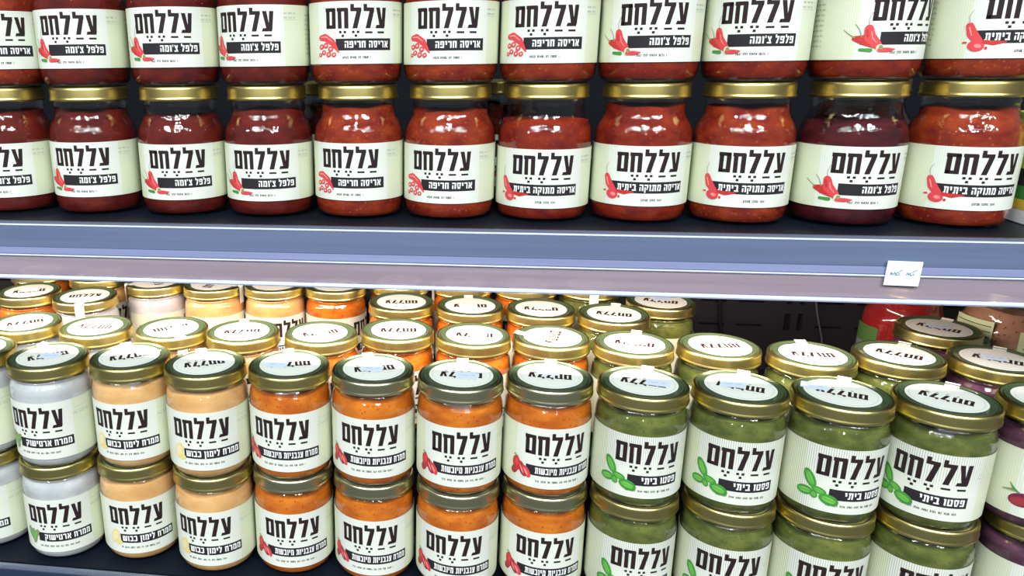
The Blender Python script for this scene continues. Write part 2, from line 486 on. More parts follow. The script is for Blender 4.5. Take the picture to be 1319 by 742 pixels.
def small_print(art, x0, x1, v, h, rnd, mat='ink', lay=1):
    """a line of print too small to read: runs of tiny letter strokes with word gaps"""
    x = x0; left = rnd.randint(3, 6)
    while x < x1:
        wd = rnd.uniform(.35, .8)
        art.rect(mat, x, v, x + wd * .62, v + h, lay)
        art.rect(mat, x, v + (h * .7 if rnd.random() < .6 else 0), min(x + wd, x1), v + (h if rnd.random() < .6 else h * .3) + .05, lay)
        x += wd + .28; left -= 1
        if left == 0: x += 1.3; left = rnd.randint(3, 6)


def scribble(art, x0, x1, v, mat, rnd, lay=1, h=1.3, wd=.16):
    x = x0; pts = []
    while x < x1:
        pts.append((x, v + rnd.uniform(-.3, 1) * h * .6)); x += rnd.uniform(.5, .9)
    for a, b in zip(pts, pts[1:]):
        if rnd.random() < .8: art.taper(mat, [a, b], [wd, wd], lay)


# ------------------------------------------------------------------ illustrations beside the name band
def pic_peppers(a, x, y):
    a.taper('print_red', [(x - 9, y + 3), (x - 4, y + 2), (x + 2, y - 2)], [1.6, 3.2, 1.2], 4)
    a.taper('print_pink', [(x - 1.5, y + 9), (x - .5, y + 4), (x + 4, y - 1), (x + 8, y - 4)], [2.6, 3.4, 2.8, .8], 5)
    a.taper('print_red', [(x - 2.5, y + 8), (x - 1.5, y + 4)], [.9, .7], 6)
    a.taper('print_rose', [(x + .2, y + 7), (x + 1.2, y + 3), (x + 4, y)], [.3, .4, .2], 6)
    a.taper('print_green', [(x - 5, y - 4.2), (x + 1, y - 4.6)], [.9, 1.2], 5)
    a.ell('print_cream', x + 6.2, y - 3.4, 2.3, 2.6, 20, 6); a.ell('print_olive', x + 6.6, y - 2.8, 1.3, 1.5, 20, 7)
    a.taper('print_pink', [(x + 6, y - 4.4), (x + 11, y - 4.4), (x + 15, y - 4.0)], [1.3, 1.4, .3], 7)
    a.taper('print_olive', [(x - 9, y + 3.5), (x - 13, y + 6), (x - 16, y + 8.5)], [.35, .25, .2], 4)
    a.taper('print_olive', [(x - 5, y + 4), (x - 7, y + 9), (x - 9.5, y + 12)], [.35, .25, .2], 4)
    a.taper('print_grey', [(x - 1.5, y + 10), (x - 2.3, y + 15), (x - .2, y + 20)], [.3, .22, .15], 4)


def pic_chopped(a, x, y):
    a.taper('print_pink', [(x - 6.5, y + 5.5), (x - 2, y + 5.8), (x + 4, y + 2.5), (x + 9, y - 4.5)], [1.8, 2.6, 2.4, .5], 4)
    a.taper('print_rose', [(x - 6, y + 5.9), (x - 1, y + 6.2), (x + 4, y + 3)], [.4, .6, .3], 6)
    for dx, dy, r in ((-5.8, -.6, 2.0), (-1.6, .2, 2.1), (2.6, -2.2, 2.1), (-3.6, -4.6, 1.9), (.8, -6.0, 2.0), (5.2, -6.2, 1.8), (-7.2, -6.2, 1.5)):
        a.ell('print_pink', x + dx, y + dy, r * 1.1, r * .9, 20, 5); a.ell('print_rose', x + dx + .2, y + dy, r * .6, r * .45, 20, 6)
        a.ell('print_white', x + dx + .2, y + dy, r * .25, r * .2, 20, 7)


def pic_single(a, x, y):
    a.taper('print_pink', [(x - 5, y + 9), (x - 3, y + 4), (x + 1, y - 1), (x + 3, y - 3)], [2.2, 2.9, 2.4, 1.5], 4)
    a.taper('print_rose', [(x - 5, y + 8), (x - 3.2, y + 3)], [.5, .4], 6)
    a.ell('print_pink', x + 0, y - 3.6, 4.6, 3.4, -10, 5); a.ell('print_rose', x + 1, y - 3.6, 2.0, 1.2, -10, 6)
    a.taper('print_red', [(x + 4, y - 1), (x + 9, y - 1.8), (x + 15.5, y - 1.2)], [1.1, 1.4, .4], 5)
    a.rect('print_pink', x - 7.5, y - 2, x - 5, y - .8, 4); a.rect('print_red', x + 4.8, y - 5.8, x + 6.2, y - 4.2, 5)
    a.taper('print_grey', [(x - 5.2, y + 11), (x - 6.2, y + 15), (x - 4.2, y + 19)], [.3, .22, .15], 4)


def pic_basil(a, x, y):
    def leaf(px, py, L, wd, rot):
        a.ell('print_green', px, py, L, wd, rot, 4); a.ell('print_light_green', px, py, L * .72, wd * .5, rot, 5)
        c, s = math.cos(math.radians(rot)), math.sin(math.radians(rot))
        a.taper('print_green', [(px - L * .9 * c, py - L * .9 * s), (px + L * .9 * c, py + L * .9 * s)], [.2, .15], 6)
    leaf(x - 3.5, y + 6, 6.2, 2.9, 118); leaf(x - 5.5, y - 2.5, 4.6, 3.0, 5)
    leaf(x + 2, y - .2, 4.2, 2.2, -15); leaf(x + 7.5, y - 4.8, 5.4, 3.3, -18); leaf(x - .5, y - 3.4, 2.6, 2.0, -60)


def pic_tomato(a, x, y):
    for dx, dy, r, l, rot, m in ((-3, 1, 5.2, 3.2, 95, 'print_red'), (1.5, -1.5, 5.6, 2.7, 115, 'print_dark_red'), (4.5, -2.5, 4.6, 2.3, 120, 'print_pink'), (-4.6, -4, 3.2, 2.4, 60, 'print_dark_red')):
        a.ell(m, x + dx, y + dy, r, l, rot, 4)
    a.ell('print_pink', x - 2.6, y + 2.2, 2.8, 1.3, 95, 5); a.ell('print_rose', x + 4.2, y - 2.6, 2.8, .8, 118, 6)
    a.ell('print_rose', x + 1.2, y - 1.8, 3.2, .5, 115, 6)
    a.taper('print_green', [(x - 4.6, y + 7.2), (x - 1.8, y + 6)], [.5, .3], 5)


def pic_lemon(a, x, y):
    a.ell('print_yellow', x, y, 6.4, 3.9, 70, 4); a.ell('print_cream', x - .5, y - .4, 4.8, 2.7, 70, 5)
    a.ell('print_yellow', x + 2.4, y - 4.6, 3.6, 2.2, 10, 5)


def pic_artichoke(a, x, y):
    for dx, dy, rot in ((-1, 0, 80), (1.8, .6, 55), (-3.6, .8, 105), (.4, -2.5, 75)):
        a.ell('print_olive', x + dx, y + dy, 4.8, 2.1, rot, 4); a.ell('print_light_green', x + dx, y + dy, 3, .7, rot, 5)


def pic_olive(a, x, y):
    a.ell('print_purple', x, y, 9.5, 6.0, 12, 4); a.ell('print_dark_red', x - 1.5, y - 1.5, 6.5, 3.6, 12, 5)
    a.taper('print_olive', [(x - 14, y + 5), (x - 8, y + 6.5), (x - 3, y + 6)], [.5, 1.1, .4], 5)
    a.taper('print_green', [(x - 10, y + 12), (x - 7, y + 8), (x - 3, y + 5.5)], [.3, .9, .5], 5)


PIC = dict(peppers=pic_peppers, chopped=pic_chopped, single=pic_single, basil=pic_basil, tomato=pic_tomato, lemon=pic_lemon, artichoke=pic_artichoke, olive=pic_olive)

# ------------------------------------------------------------------ jar geometry (shared meshes)
SAUCE = dict(R=.0410, H=.11731, lid=.0365, lid_h=.0125, lab=(.0165, .0668), labH=50.5)
SPREAD = dict(R=.0382, H=.10274, lid=.0384, lid_h=.0125, lab=(.0115, .0690), labH=57.5)


def jar_glass_mesh(name, outer, wall, mat):
    prof = [(0, outer[0][1])] + outer
    inner = []
    for r, z in reversed(outer):
        inner.append((max(r - wall, .001), z if z > .012 else z + wall * 1.3))
    return lathe(name, prof + inner + [(0, inner[-1][1])], mat, 56)


sauce_outer = [(.0300, .0006), (.0345, .0003), (.0378, .0022), (.0400, .0065), (.04095, .0120), (.0410, .0180), (.0410, .0690), (.0407, .0745),
               (.0398, .0792), (.0378, .0838), (.0356, .0872), (.0341, .0905), (.0335, .0945), (.0334, .0990), (.0338, .1010), (.0334, .1030), (.0334, .1100)]
spread_outer = [(.0280, .0008), (.0315, .0004), (.0345, .0020), (.0366, .0055), (.0377, .0100), (.0381, .0160), (.0381, .0740), (.0377, .0790),
                (.0366, .0826), (.0352, .0846), (.0350, .0856), (.0358, .0866), (.0359, .0874), (.0351, .0884), (.0350, .0892), (.0356, .0900), (.0350, .0908), (.0350, .0965)]
G_SAUCE = jar_glass_mesh('sauce_jar_glass', sauce_outer, .0005, 'jar_glass_wavy')
G_SPREAD = jar_glass_mesh('spread_jar_glass', spread_outer, .0005, 'jar_glass_wavy')


def contents_mesh(name, outer, fill, mat, gap=.0007, seed=1):
    pr = []
    for r, z in outer:
        zz = max(z, .0032)
        if zz <= fill: pr.append((r - gap, zz))
    r_last = pr[-1][0]
    prof = [(0, .0030)] + pr + [(r_last * .99, fill), (r_last * .9, fill + .0004), (r_last * .5, fill + .0010), (0, fill + .0006)]
    me = lathe(name, prof, mat, 48)
    rnd = random.Random(seed)
    ph = [rnd.uniform(0, 6.28) for _ in range(3)]
    for v in me.vertices:                       # uneven surface of the filling
        if v.co.z > fill - .0008:
            a = math.atan2(v.co.y, v.co.x)
            v.co.z += .0011 * math.sin(a * 2 + ph[0]) + .0007 * math.sin(a * 5 + ph[1])
    return me


CONT = {}


def contents(kind, mat, fill, variant):
    key = (kind, mat, fill, variant)
    if key not in CONT:
        CONT[key] = contents_mesh('contents_' + mat, sauce_outer if kind == 'sauce' else spread_outer, fill, mat, seed=variant + 3)
    return CONT[key]


def lid_mesh(name, R, h, mat, panel_mat, seat):
    """pressed twist-off lid: rolled bottom bead, ribbed skirt, rounded rim, groove, raised step and flat panel; z = 0 is the lid's lower edge"""
    k = R / .0384
    top = h
    pr = [(R * .955, .0004), (R * .985, 0), (R, .0007), (R, .0018), (R * .988, .0026), (R * .985, .0034), (R * .985, h - .0030), (R * .978, h - .0016),
          (R * .960, h - .0005), (R * .938, h), (R * .915, h - .0003), (R * .895, h - .0014), (R * .880, h - .0018), (R * .866, h - .0014), (R * .853, h - .0009), (R * .830, h - .0009)]
    pr2 = [(R * .830, h - .0009), (R * .815, h - .0013), (0, h - .0013)]
    inner = [(0, h - .0022), (R * .955, h - .0024), (R * .950, .0006), (R * .955, .0004)]
    me = lathe(name, pr + pr2[1:] + inner, mat, 64, sharp=55)
    me.materials.append(MATS[panel_mat])
    for p in me.polygons:
        c = p.center; rr = math.hypot(c.x, c.y)
        if rr < R * .91 and p.normal.z > .3 and c.z > h - .0020 and not (R * .845 < rr < R * .885): p.material_index = 1
    return me


LID = {
    'sauce': lid_mesh('lid_sauce', .0365, .0128, 'gold_lid', 'gold_lid', 0),
    'gold': lid_mesh('lid_gold', .0384, .0125, 'brass_lid', 'lid_panel_lacquer', 0),
    'olive': lid_mesh('lid_olive', .0384, .0125, 'olive_gold_lid', 'lid_panel_lacquer', 0),
    'pale': lid_mesh('lid_pale', .0384, .0125, 'pale_gold_lid', 'lid_panel_lacquer', 0),
}


def label_mesh(name, R, H, mat, half=158):
    """printed paper wrap: outer face, inner face and cut edges; UV in millimetres"""
    n = 80; vs, fs, uv = [], [], []
    t = .00012
    for k in range(n + 1):
        a = math.radians(-half + 2 * half * k / n)
        for rr, v in ((R + t, 0), (R + t, H), (R, H), (R, 0)):
            vs.append((rr * math.sin(a), -rr * math.cos(a), v / 1000)); uv.append((a * R * 1000, v))
    for k in range(n):
        i, j = 4 * k, 4 * k + 4
        for q in range(4):
            fs.append((i + q, j + q, j + (q + 1) % 4, i + (q + 1) % 4))
    fs.append((0, 1, 2, 3)); e = 4 * n; fs.append((e + 3, e + 2, e + 1, e))
    me = bpy.data.meshes.new(name); me.from_pydata(vs, [], fs)
    lay = me.uv_layers.new(name='UVMap')
    for lp in me.loops: lay.data[lp.index].uv = uv[lp.vertex_index]
    me.materials.append(MATS[mat])
    bm = bmesh.new(); bm.from_mesh(me); bmesh.ops.recalc_face_normals(bm, faces=bm.faces)
    for f in bm.faces: f.smooth = len(f.verts) == 4
    for ed in bm.edges:
        if len(ed.link_faces) == 2 and ed.calc_face_angle(0) > .7: ed.smooth = False
    bm.to_mesh(me); bm.free()
    return me


def print_mesh(kind, product, R):
    rnd = random.Random(product)
    a, b = Art(), Art()
    if kind == 'sauce':
        logo(a, 0, 28.7, 54, 16.5)
        spec = {'choma': ("פלפל צ'ומה", 'peppers', 33, (-20, 32.5), 30.5, (-27.5, 12.5)), 'harissa': ("אריסה חריפה", 'chopped', 39, (-18, 32), 29, (-27, 15)),
                'sweet': ("אריסה מתוקה ביתית", 'single', 56, (-32, 31.5), 30.5, (-31, 13.5))}[product]
        txt, pic, W, (b0, b1), xr, (px, py) = spec
        a.rect('band', b0, 11.0, b1, 20.6, 1)
        word(a, txt, xr, 13.2, W, 5.4)
        small_print(a, -12 if product != 'sweet' else -5, 12, 4.4, 1.9, rnd)
        c = Art(); PIC[pic](c, 0, 0); k = 1.18; b.add(c, px + 1, py, k, k)
        for vv in (43, 39.5):
            small_print(a, 36, 48, vv, 1.2, rnd, 'print_grey')
        a.rect('print_grey', 36, 38.2, 50, 38.4)
        u0 = -60
    else:
        if product == 'olive':
            b_ = -24
            logo(a, 0, 32, 54.5, 18.3)
            PIC['olive'](b, -30, 15); a.rect('band', -22, 12, 34, 21.5, 1)
        else:
            logo(a, 0, 32, 54.5, 18.3)
            spec = {'artichoke': ("ממרח ארטישוק", 'artichoke', 44, (-18, 35), 33, (-24, 16.5)), 'lemon': ("ממרח לימון כבוש", 'lemon', 50, (-17, 37), 35.5, (-23, 17)),
                    'tomato': ("ממרח עגבניות מיובשות", 'tomato', 53, (-26, 37), 35.2, (-31.5, 16.5)), 'pesto': ("פסטו ביתי", 'basil', 31, (-16, 28.5), 26.5, (-26, 17))}[product]
            txt, pic, W, (b0, b1), xr, (px, py) = spec
            a.rect('band', b0, 12, b1, 21.6, 1)
            word(a, txt, xr, 14.0, W, 5.9)
            c = Art(); PIC[pic](c, 0, 0); k = {'basil': 1.4, 'tomato': 1.35, 'lemon': 1.3, 'artichoke': 1.4}[pic]; b.add(c, px, py + 1, k, k)
            small_print(a, -17, 22, 5.9, 1.9, rnd)
            if product == 'pesto':
                a.rect('print_grey', 33, 38, 37, 38.5); a.rect('print_grey', 34, 41, 36, 41.4)
                return art_mesh('lettering', a, R + .00013), art_mesh('illustration', b, R + .00013)
        scribble(a, 38, 54, 48, 'print_grey', rnd, wd=.13)
        scribble(a, 37, 55, 44, 'print_grey', rnd, wd=.13)
        small_print(a, 37, 54, 41.6, 1.1, rnd, 'print_grey')
    # contents table on the back of the wrap
    for q, sgn in ((62, 1), (-98, -1)):
        for i in range(9): small_print(a, q, q + 34, 42 - i * 4, 1.3, rnd, 'print_grey')
    return art_mesh('lettering', a, R + .00013), art_mesh('illustration', b, R + .00013)


PRINT = {}
LAB = {'sauce': label_mesh('sauce_label', .04115, 50.5, 'label_paper'),
       'spread': label_mesh('spread_label', .0383, 57.5, 'spread_paper_dimmed'),
       'pesto': label_mesh('spread_label_lined', .0383, 57.5, 'label_paper_lined')}

# seal sticker on the lid: disc, ring line, upside-down print and a tab that runs over the lid's edge
R_ST = 28.4


def seal_mesh(tab, off):
    rnd = random.Random(5)
    a = Art(); hh = .0115 + .00006
    logo(a, 0, -5.0, 37, 11.5, 'ink', 2, points=False)
    for x in (-8, -1, 6, 13): a.rect('ink', x, -8, x + 2, -7, 2)
    small_print(a, -14, 12, 10, 1.0, rnd, 'print_grey', 2)
    n = 48
    for k in range(n):
        t0, t1 = 2 * math.pi * k / n, 2 * math.pi * (k + 1) / n
        a.poly('print_grey', [(r * math.cos(t), r * math.sin(t)) for r, t in ((25.6, t0), (25.9, t0), (25.9, t1), (25.6, t1))], 2)
    me = art_mesh('seal_sticker', a, None, z0=hh)
    bm = bmesh.new(); bm.from_mesh(me)
    me.materials.append(MATS['sticker_paper']); mi = len(me.materials) - 1
    # disc body with thickness
    N = 48
    top = [bm.verts.new((R_ST / 1000 * math.cos(2 * math.pi * k / N), R_ST / 1000 * math.sin(2 * math.pi * k / N), hh + .0001)) for k in range(N)]
    bot = [bm.verts.new((v.co.x, v.co.y, hh - .0001)) for v in top]
    f = bm.faces.new(top); f.material_index = mi
    for k in range(N):
        f = bm.faces.new((bot[k], bot[(k + 1) % N], top[(k + 1) % N], top[k])); f.material_index = mi
    if tab:
        path = [(.0270, hh + .0001), (.0330, hh + .0003), (.0362, .0130), (.0381, .0124), (.0389, .0108), (.03895, .0040), (.03870, -.0010), (.0388, -.0100)]
        wd = .0052; prev = None
        for r, z in path:
            rr = r - off
            cur = [bm.verts.new((-wd, -rr, z)), bm.verts.new((wd, -rr, z))]
            if prev:
                f = bm.faces.new((prev[0], cur[0], cur[1], prev[1])); f.material_index = mi
            prev = cur
    bm.to_mesh(me); bm.free()
    return me


SEAL = {True: seal_mesh(True, 0), False: seal_mesh(False, 0)}


def price_mesh():
    rnd = random.Random(11); a = Art()
    a.poly('price_paper', [(-10, -6.5), (9.5, -7), (10.5, 6.5), (-9, 7)], 1)
    scribble(a, -6, 1, 0, 'price_ink', rnd, 2, 2.2, .22); scribble(a, 3, 7, 0, 'price_ink', rnd, 2, 2.2, .22)
    return art_mesh('price_sticker', a, None, z0=.0115 + .00022)


PRICE = price_mesh()


def face_angle(x, y): return math.atan2(CAM.x - x, -(CAM.y - y))


def sauce_jar(x, y, z, deg, product, mat, fill, label, group, dz=0.0):
    th = face_angle(x, y) + math.radians(deg)
    r = empty('sauce_jar', (x, y, z), th)
    tag(r, label, 'jar', group)
    link('glass', G_SAUCE, r)
    link('contents', contents('sauce', mat, fill, random.randint(0, 2)), r)
    ld = link('lid', LID['sauce'], r); ld.location.z = SAUCE['H'] - .0128
    lb = link('label', LAB['sauce'], r); lb.location.z = .0165 + dz
    if ('s', product) not in PRINT: PRINT[('s', product)] = print_mesh('sauce', product, .04115)
    t, i = PRINT[('s', product)]
    link('lettering', t, lb); link('illustration', i, lb)
    return r


def spread_jar(x, y, z, deg, product, label, group, lid='gold', seal=None, tab=False, price=None, so=(0, 0), fill=.0895, mat=None):
    """seal: turn of the lid sticker in the viewer's sense (180 = upside down); price: (dx, dy, turn) of a price sticker in mm"""
    th = face_angle(x, y) + math.radians(deg)
    r = empty('spread_jar', (x, y, z), th)
    tag(r, label, 'jar', group)
    link('glass', G_SPREAD, r)
    m = mat or {'artichoke': 'spread_white', 'lemon': 'spread_lemon', 'tomato': 'spread_tomato', 'pesto': 'spread_pesto', 'olive': 'spread_purple'}[product]
    link('contents', contents('spread', m, fill, random.randint(0, 2)), r)
    ld = link('lid', LID[lid], r); ld.location.z = SPREAD['H'] - .0125
    lb = link('label', LAB['pesto' if product == 'pesto' else 'spread'], r); lb.location.z = .0115
    if ('p', product) not in PRINT: PRINT[('p', product)] = print_mesh('spread', product, .0383)
    t, i = PRINT[('p', product)]
    link('lettering', t, lb); link('illustration', i, lb)
    if seal is not None:
        s = link('seal_sticker', SEAL[tab], ld)
        s.rotation_euler.z = math.radians(seal) - th + face_angle(x, y)
        c, d = math.cos(-th), math.sin(-th)
        s.location = ((so[0] * c - so[1] * d) / 1000, (so[0] * d + so[1] * c) / 1000, 0)
        if price:
            q = link('price_sticker', PRICE, ld)
            px, py = price[0], price[1]
            q.location = ((px * c - py * d) / 1000, (px * d + py * c) / 1000, 0)
            q.rotation_euler.z = -th + math.radians(price[2])
    return r


# ------------------------------------------------------------------ large structure: shelves, rail, back wall
Z_U = -0.13131; H_U = SPREAD['H']; Z_MID = Z_U - H_U; Z_LOW = Z_U - 2 * H_U   # lid top of upper tier, upper tier base, lower shelf
X0, X1 = -0.95, 0.95

sh = empty('shelf', (0, 0, 0)); tag(sh, 'black upper shelf carrying two stacked rows of red sauce jars', 'shelf', 'shelves of the display')
link('board', boxes('board', [(X0, X1, -.070, .43, -.016, 0)], 'shelf_black', .0008), sh)
link('front_lip', boxes('front_lip', [(X0, X1, -.0762, -.0702, -.006, .0010)], 'rail_lip', .0015), sh)
fl = empty('shelf', (0, 0, Z_LOW)); tag(fl, 'black lower shelf under the stacked spread jars at the bottom', 'shelf', 'shelves of the display')
link('board', boxes('board', [(X0, X1, -.1105, .43, -.02, 0)], 'shelf_black', .0008), fl)
link('front_lip', boxes('front_lip', [(X0, X1, -.1165, -.1108, -.012, -.0004)], 'rail_lip', .0010), fl)
link('rail_panel', boxes('rail_panel', [(X0, X1, -.1185, -.1165, -.060, -.0035)], 'shelf_navy', .0005), fl)

rail = empty('price_rail', (0, 0, 0)); tag(rail, 'blue-grey plastic price rail along the front edge of the upper shelf', 'price rail')
link('upper_panel', boxes('upper_panel', [(X0, X1, -.0785, -.0764, -.0222, -.0018)], 'rail_blue', .0004), rail)
link('lower_band', boxes('lower_band', [(X0, X1, -.0795, -.0767, -.0285, -.0222)], 'rail_blue_light', .0006), rail)
link('top_bead', boxes('top_bead', [(X0, X1, -.0795, -.0764, -.0022, -.0006)], 'rail_edge', .0006), rail)
link('middle_bead', boxes('middle_bead', [(X0, X1, -.0803, -.0770, -.0302, -.0287)], 'rail_edge', .0006), rail)
link('clear_panel', boxes('clear_panel', [(X0, X1, -.0785, -.0772, -.0482, -.0302)], 'rail_clear', .0002), rail)
link('bottom_bead', boxes('bottom_bead', [(X0, X1, -.0808, -.0770, -.0522, -.0484)], 'rail_edge', .0012), rail)

hs = empty('light_strip', (0, 0, 0)); tag(hs, 'metal light channel fixed under the upper shelf behind the rail', 'light')
link('housing', boxes('housing', [(X0, X1, -.0300, -.0285, -.0500, -.0162), (X0, X1, -.0285, -.012, -.0215, -.0162)], 'housing_metal'), hs)

# back wall of the display: panels with punched slots between slotted uprights
wb = empty('wall_back', (0, .43, -.2)); tag(wb, kind='structure')


def panel(x0, x1, z0, z1, slots, name='panel'):
    """sheet with real punched slots: the sheet is cut into strips around each opening"""
    xs = sorted({x0, x1, *[s[0] for s in slots], *[s[1] for s in slots]})
    zs = sorted({z0, z1, *[s[2] for s in slots], *[s[3] for s in slots]})
    it = []
    for a, b in zip(xs, xs[1:]):
        for c, d in zip(zs, zs[1:]):
            mx, mz = (a + b) / 2, (c + d) / 2
            if not any(s[0] < mx < s[1] and s[2] < mz < s[3] for s in slots):
                it.append((a, b, -.006, 0, c + .2, d + .2))
    link(name, boxes(name, it, 'back_panel_paint'), wb)


def slots_in(x0, x1):
    out = []; x = x0 + .012
    while x + .04 < x1:
        for z in (-.318, -.2785, -.2415, -.2055, -.17, -.134, -.098, -.062, -.03):
            out.append((x, x + .036, z, z + .0028))
        x += .052
    return out


for a, b in ((-.95, -.62), (-.612, -.3), (-.292, .0), (.008, .31), (.318, .443), (.478, .62), (.628, .95)):
    panel(a, b, -.335, -.017, slots_in(a, b) if b - a > .1 else [])
up = [(x0, x1, z, z + .026) for x0, x1 in ((.4475, .4565), (.4655, .4725)) for z in (-.322, -.288, -.2465, -.208 + .001, -.172, -.136, -.10, -.064)]
panel(.443, .478, -.335, -.017, up, 'upright')
link('backing', boxes('backing', [(X0, X1, .004, .008, -.14, .19)], 'slot_black'), wb)
link('panel', boxes('panel', [(X0, X1, -.006, 0, .202, .50)], 'wall_shade_black'), wb)
cb = tag(link('cable', tube('cable', [(.479 + .0, .418, -.150), (.480, .414, -.19), (.486, .410, -.22), (.494, .406, -.25), (.500, .40, -.30), (.502, .40, -.334)], .0012, 'cable_grey')), 'thin light grey cable hanging down the dark back wall', 'cable')
cb = tag(link('cable', tube('cable', [(.353, .42, -.150), (.352, .416, -.19), (.356, .412, -.23), (.362, .40, -.27), (.366, .40, -.334)], .0022, 'slot_black')), 'black cable on the dark back wall above the pale lids', 'cable')

# steps that carry the rear rows
rs = tag(link('riser', boxes('riser', [(-.66, .255, -.018, .285, Z_LOW + .0002, Z_MID)], 'shelf_black', .001)), 'wide black riser step under the rear rows, left of the bare back wall', 'riser', 'riser steps')
rs = tag(link('riser', boxes('riser', [(.2555, .64, -.018, .236, Z_LOW + .0002, Z_MID)], 'shelf_black', .001)), 'shallower black riser step under the rear jars on the right', 'riser', 'riser steps')

# ------------------------------------------------------------------ upper shelf jars
ORD = ['first', 'second', 'third', 'fourth', 'fifth', 'sixth', 'seventh', 'eighth', 'ninth', 'tenth', 'eleventh', 'twelfth', 'thirteenth', 'fourteenth']
DESC = {'choma': 'pepper sauce', 'harissa': 'hot harissa', 'sweet': 'sweet harissa'}
TONE = {'sauce_dark_red': 'dark red', 'sauce_red': 'red', 'sauce_orange': 'orange-red', 'sauce_plum': 'plum-dark'}
XM = [-.4535, -.3663, -.2772, -.1926, -.1073, -.0238, .0602, .1443, .2282, .3145, .4014]
M_ROW = [(-26, 'choma', 'sauce_dark_red', .094), (-21, 'choma', 'sauce_dark_red', .0945), (-10, 'choma', 'sauce_dark_red', .089), (-12, 'choma', 'sauce_dark_red', .095),
         (-13, 'harissa', 'sauce_orange', .098), (-11, 'harissa', 'sauce_orange', .094), (0, 'sweet', 'sauce_red', .087), (11.5, 'sweet', 'sauce_red', .098),
         (15, 'sweet', 'sauce_orange', .096), (23, 'choma', 'sauce_plum', .085), (27, 'sweet', 'sauce_orange', .094)]
for i, (x, (d, pr, mt, fill)) in enumerate(zip(XM, M_ROW)):
    sauce_jar(x, 0, 0, d, pr, mt, fill, f'{TONE[mt]} {DESC[pr]} jar standing on the upper shelf, {ORD[i]} from the left', 'sauce jars on the upper shelf', dz=-.0035 if i == 6 else (.0012 if i in (4, 1) else -.0004))
XT = [-.4505, -.3668, -.2774, -.1924, -.1084, -.0245, .0597, .1435, .2285, .3139, .4020]
T_ROW = [(-5, 'harissa', 'sauce_orange'), (-19, 'choma', 'sauce_dark_red'), (-15, 'choma', 'sauce_dark_red'), (-26, 'choma', 'sauce_dark_red'), (0, 'harissa', 'sauce_orange'),
         (-4, 'harissa', 'sauce_orange'), (-4.5, 'harissa', 'sauce_orange'), (3.5, 'choma', 'sauce_red'), (-2, 'choma', 'sauce_red'), (41, 'choma', 'sauce_red'), (36, 'sweet', 'sauce_orange')]
for i, (x, (d, pr, mt)) in enumerate(zip(XT, T_ROW)):
    sauce_jar(x, 0, SAUCE['H'], d, pr, mt, .094, f'{TONE[mt]} {DESC[pr]} jar, {ORD[i]} from the left in the topmost row', 'sauce jars in the topmost row', dz=.0012 if i == 4 else 0)
# a few of the jars standing behind, glimpsed in the gaps
for x, where in ((-.148, 'between the fourth and fifth'), (.026, 'between the sixth and seventh'), (.363, 'between the tenth and eleventh')):
    sauce_jar(x, .098, 0, 20, 'sweet', 'sauce_dark_red', .094, f'shaded sauce jar glimpsed behind, {where} jars of the upper shelf', 'rear sauce jars')

# ------------------------------------------------------------------ front stacks on the lower shelf
XU = [-.4854, -.4024, -.3226, -.2445, -.1658, -.0871, -.0078, .0702, .1489, .2281, .3068, .3858, .4686]
XL = [-.4890, -.4054, -.3270, -.2448, -.1670, -.0874, -.0078, .0715, .1504, .2310, .3090, .3890, .4790]
YU = [-.0590, -.069, -.0613, -.0709, -.0639, -.0656, -.0718, -.0654, -.0709, -.0715, -.0757, -.0765, -.072]
PR = ['artichoke', 'artichoke', 'lemon', 'lemon', 'tomato', 'tomato', 'tomato', 'tomato', 'pesto', 'pesto', 'pesto', 'pesto', 'olive']
DU = [-40, -32, -25, -14, -17, -6.4, 4, 15, 15.5, 13.5, 28, 1, 38]
DL = [-38, -20, -11, -21, -4.5, -7, -4.5, 7, 19.5, 12, 24, 29, 42]
LIDS = ['gold', 'gold', 'gold', 'gold', 'gold', 'pale', 'pale', 'pale', 'gold', 'gold', 'gold', 'gold', 'gold']
LLIDS = ['gold', 'gold', 'gold', 'gold', 'pale', 'pale', 'pale', 'pale', 'gold', 'gold', 'gold', 'gold', 'gold']
LOOK = {'artichoke': 'white artichoke spread', 'lemon': 'peach-coloured lemon spread', 'tomato': 'orange dried-tomato spread', 'pesto': 'green pesto', 'olive': 'purple olive spread'}
PRICES = [None, (1, 1, 10), (14, 12, 12), (10, 15, 5), (-12, -2, 5), (-1, 0, 0), (6, -1, 0), (0, 9, -5), (12, 0, -12), (-5, 5, -8), (-17, 14, -20), None, None]
SEALT = [175, 186, 184, 184, 182, 190, 178, 180, 176, 178, 180, 176, 170]
for i in range(13):
    spread_jar(XU[i], YU[i], Z_MID, DU[i], PR[i], f'jar of {LOOK[PR[i]]} atop the {ORD[i]} front stack from the left', 'upper tier of the front stacks', LIDS[i],
               seal=SEALT[i], tab=True, price=PRICES[i], so=((-1.5 if i < 4 else .5), 1.5), fill=.0842 if PR[i] != 'artichoke' else .087)
    spread_jar(XL[i], YU[i] + (.0015 if i else 0), Z_LOW, DL[i], PR[i], f'jar of {LOOK[PR[i]]} at the bottom of the {ORD[i]} front stack from the left', 'lower tier of the front stacks', LLIDS[i],
               fill=.0842 if PR[i] != 'artichoke' else .087)

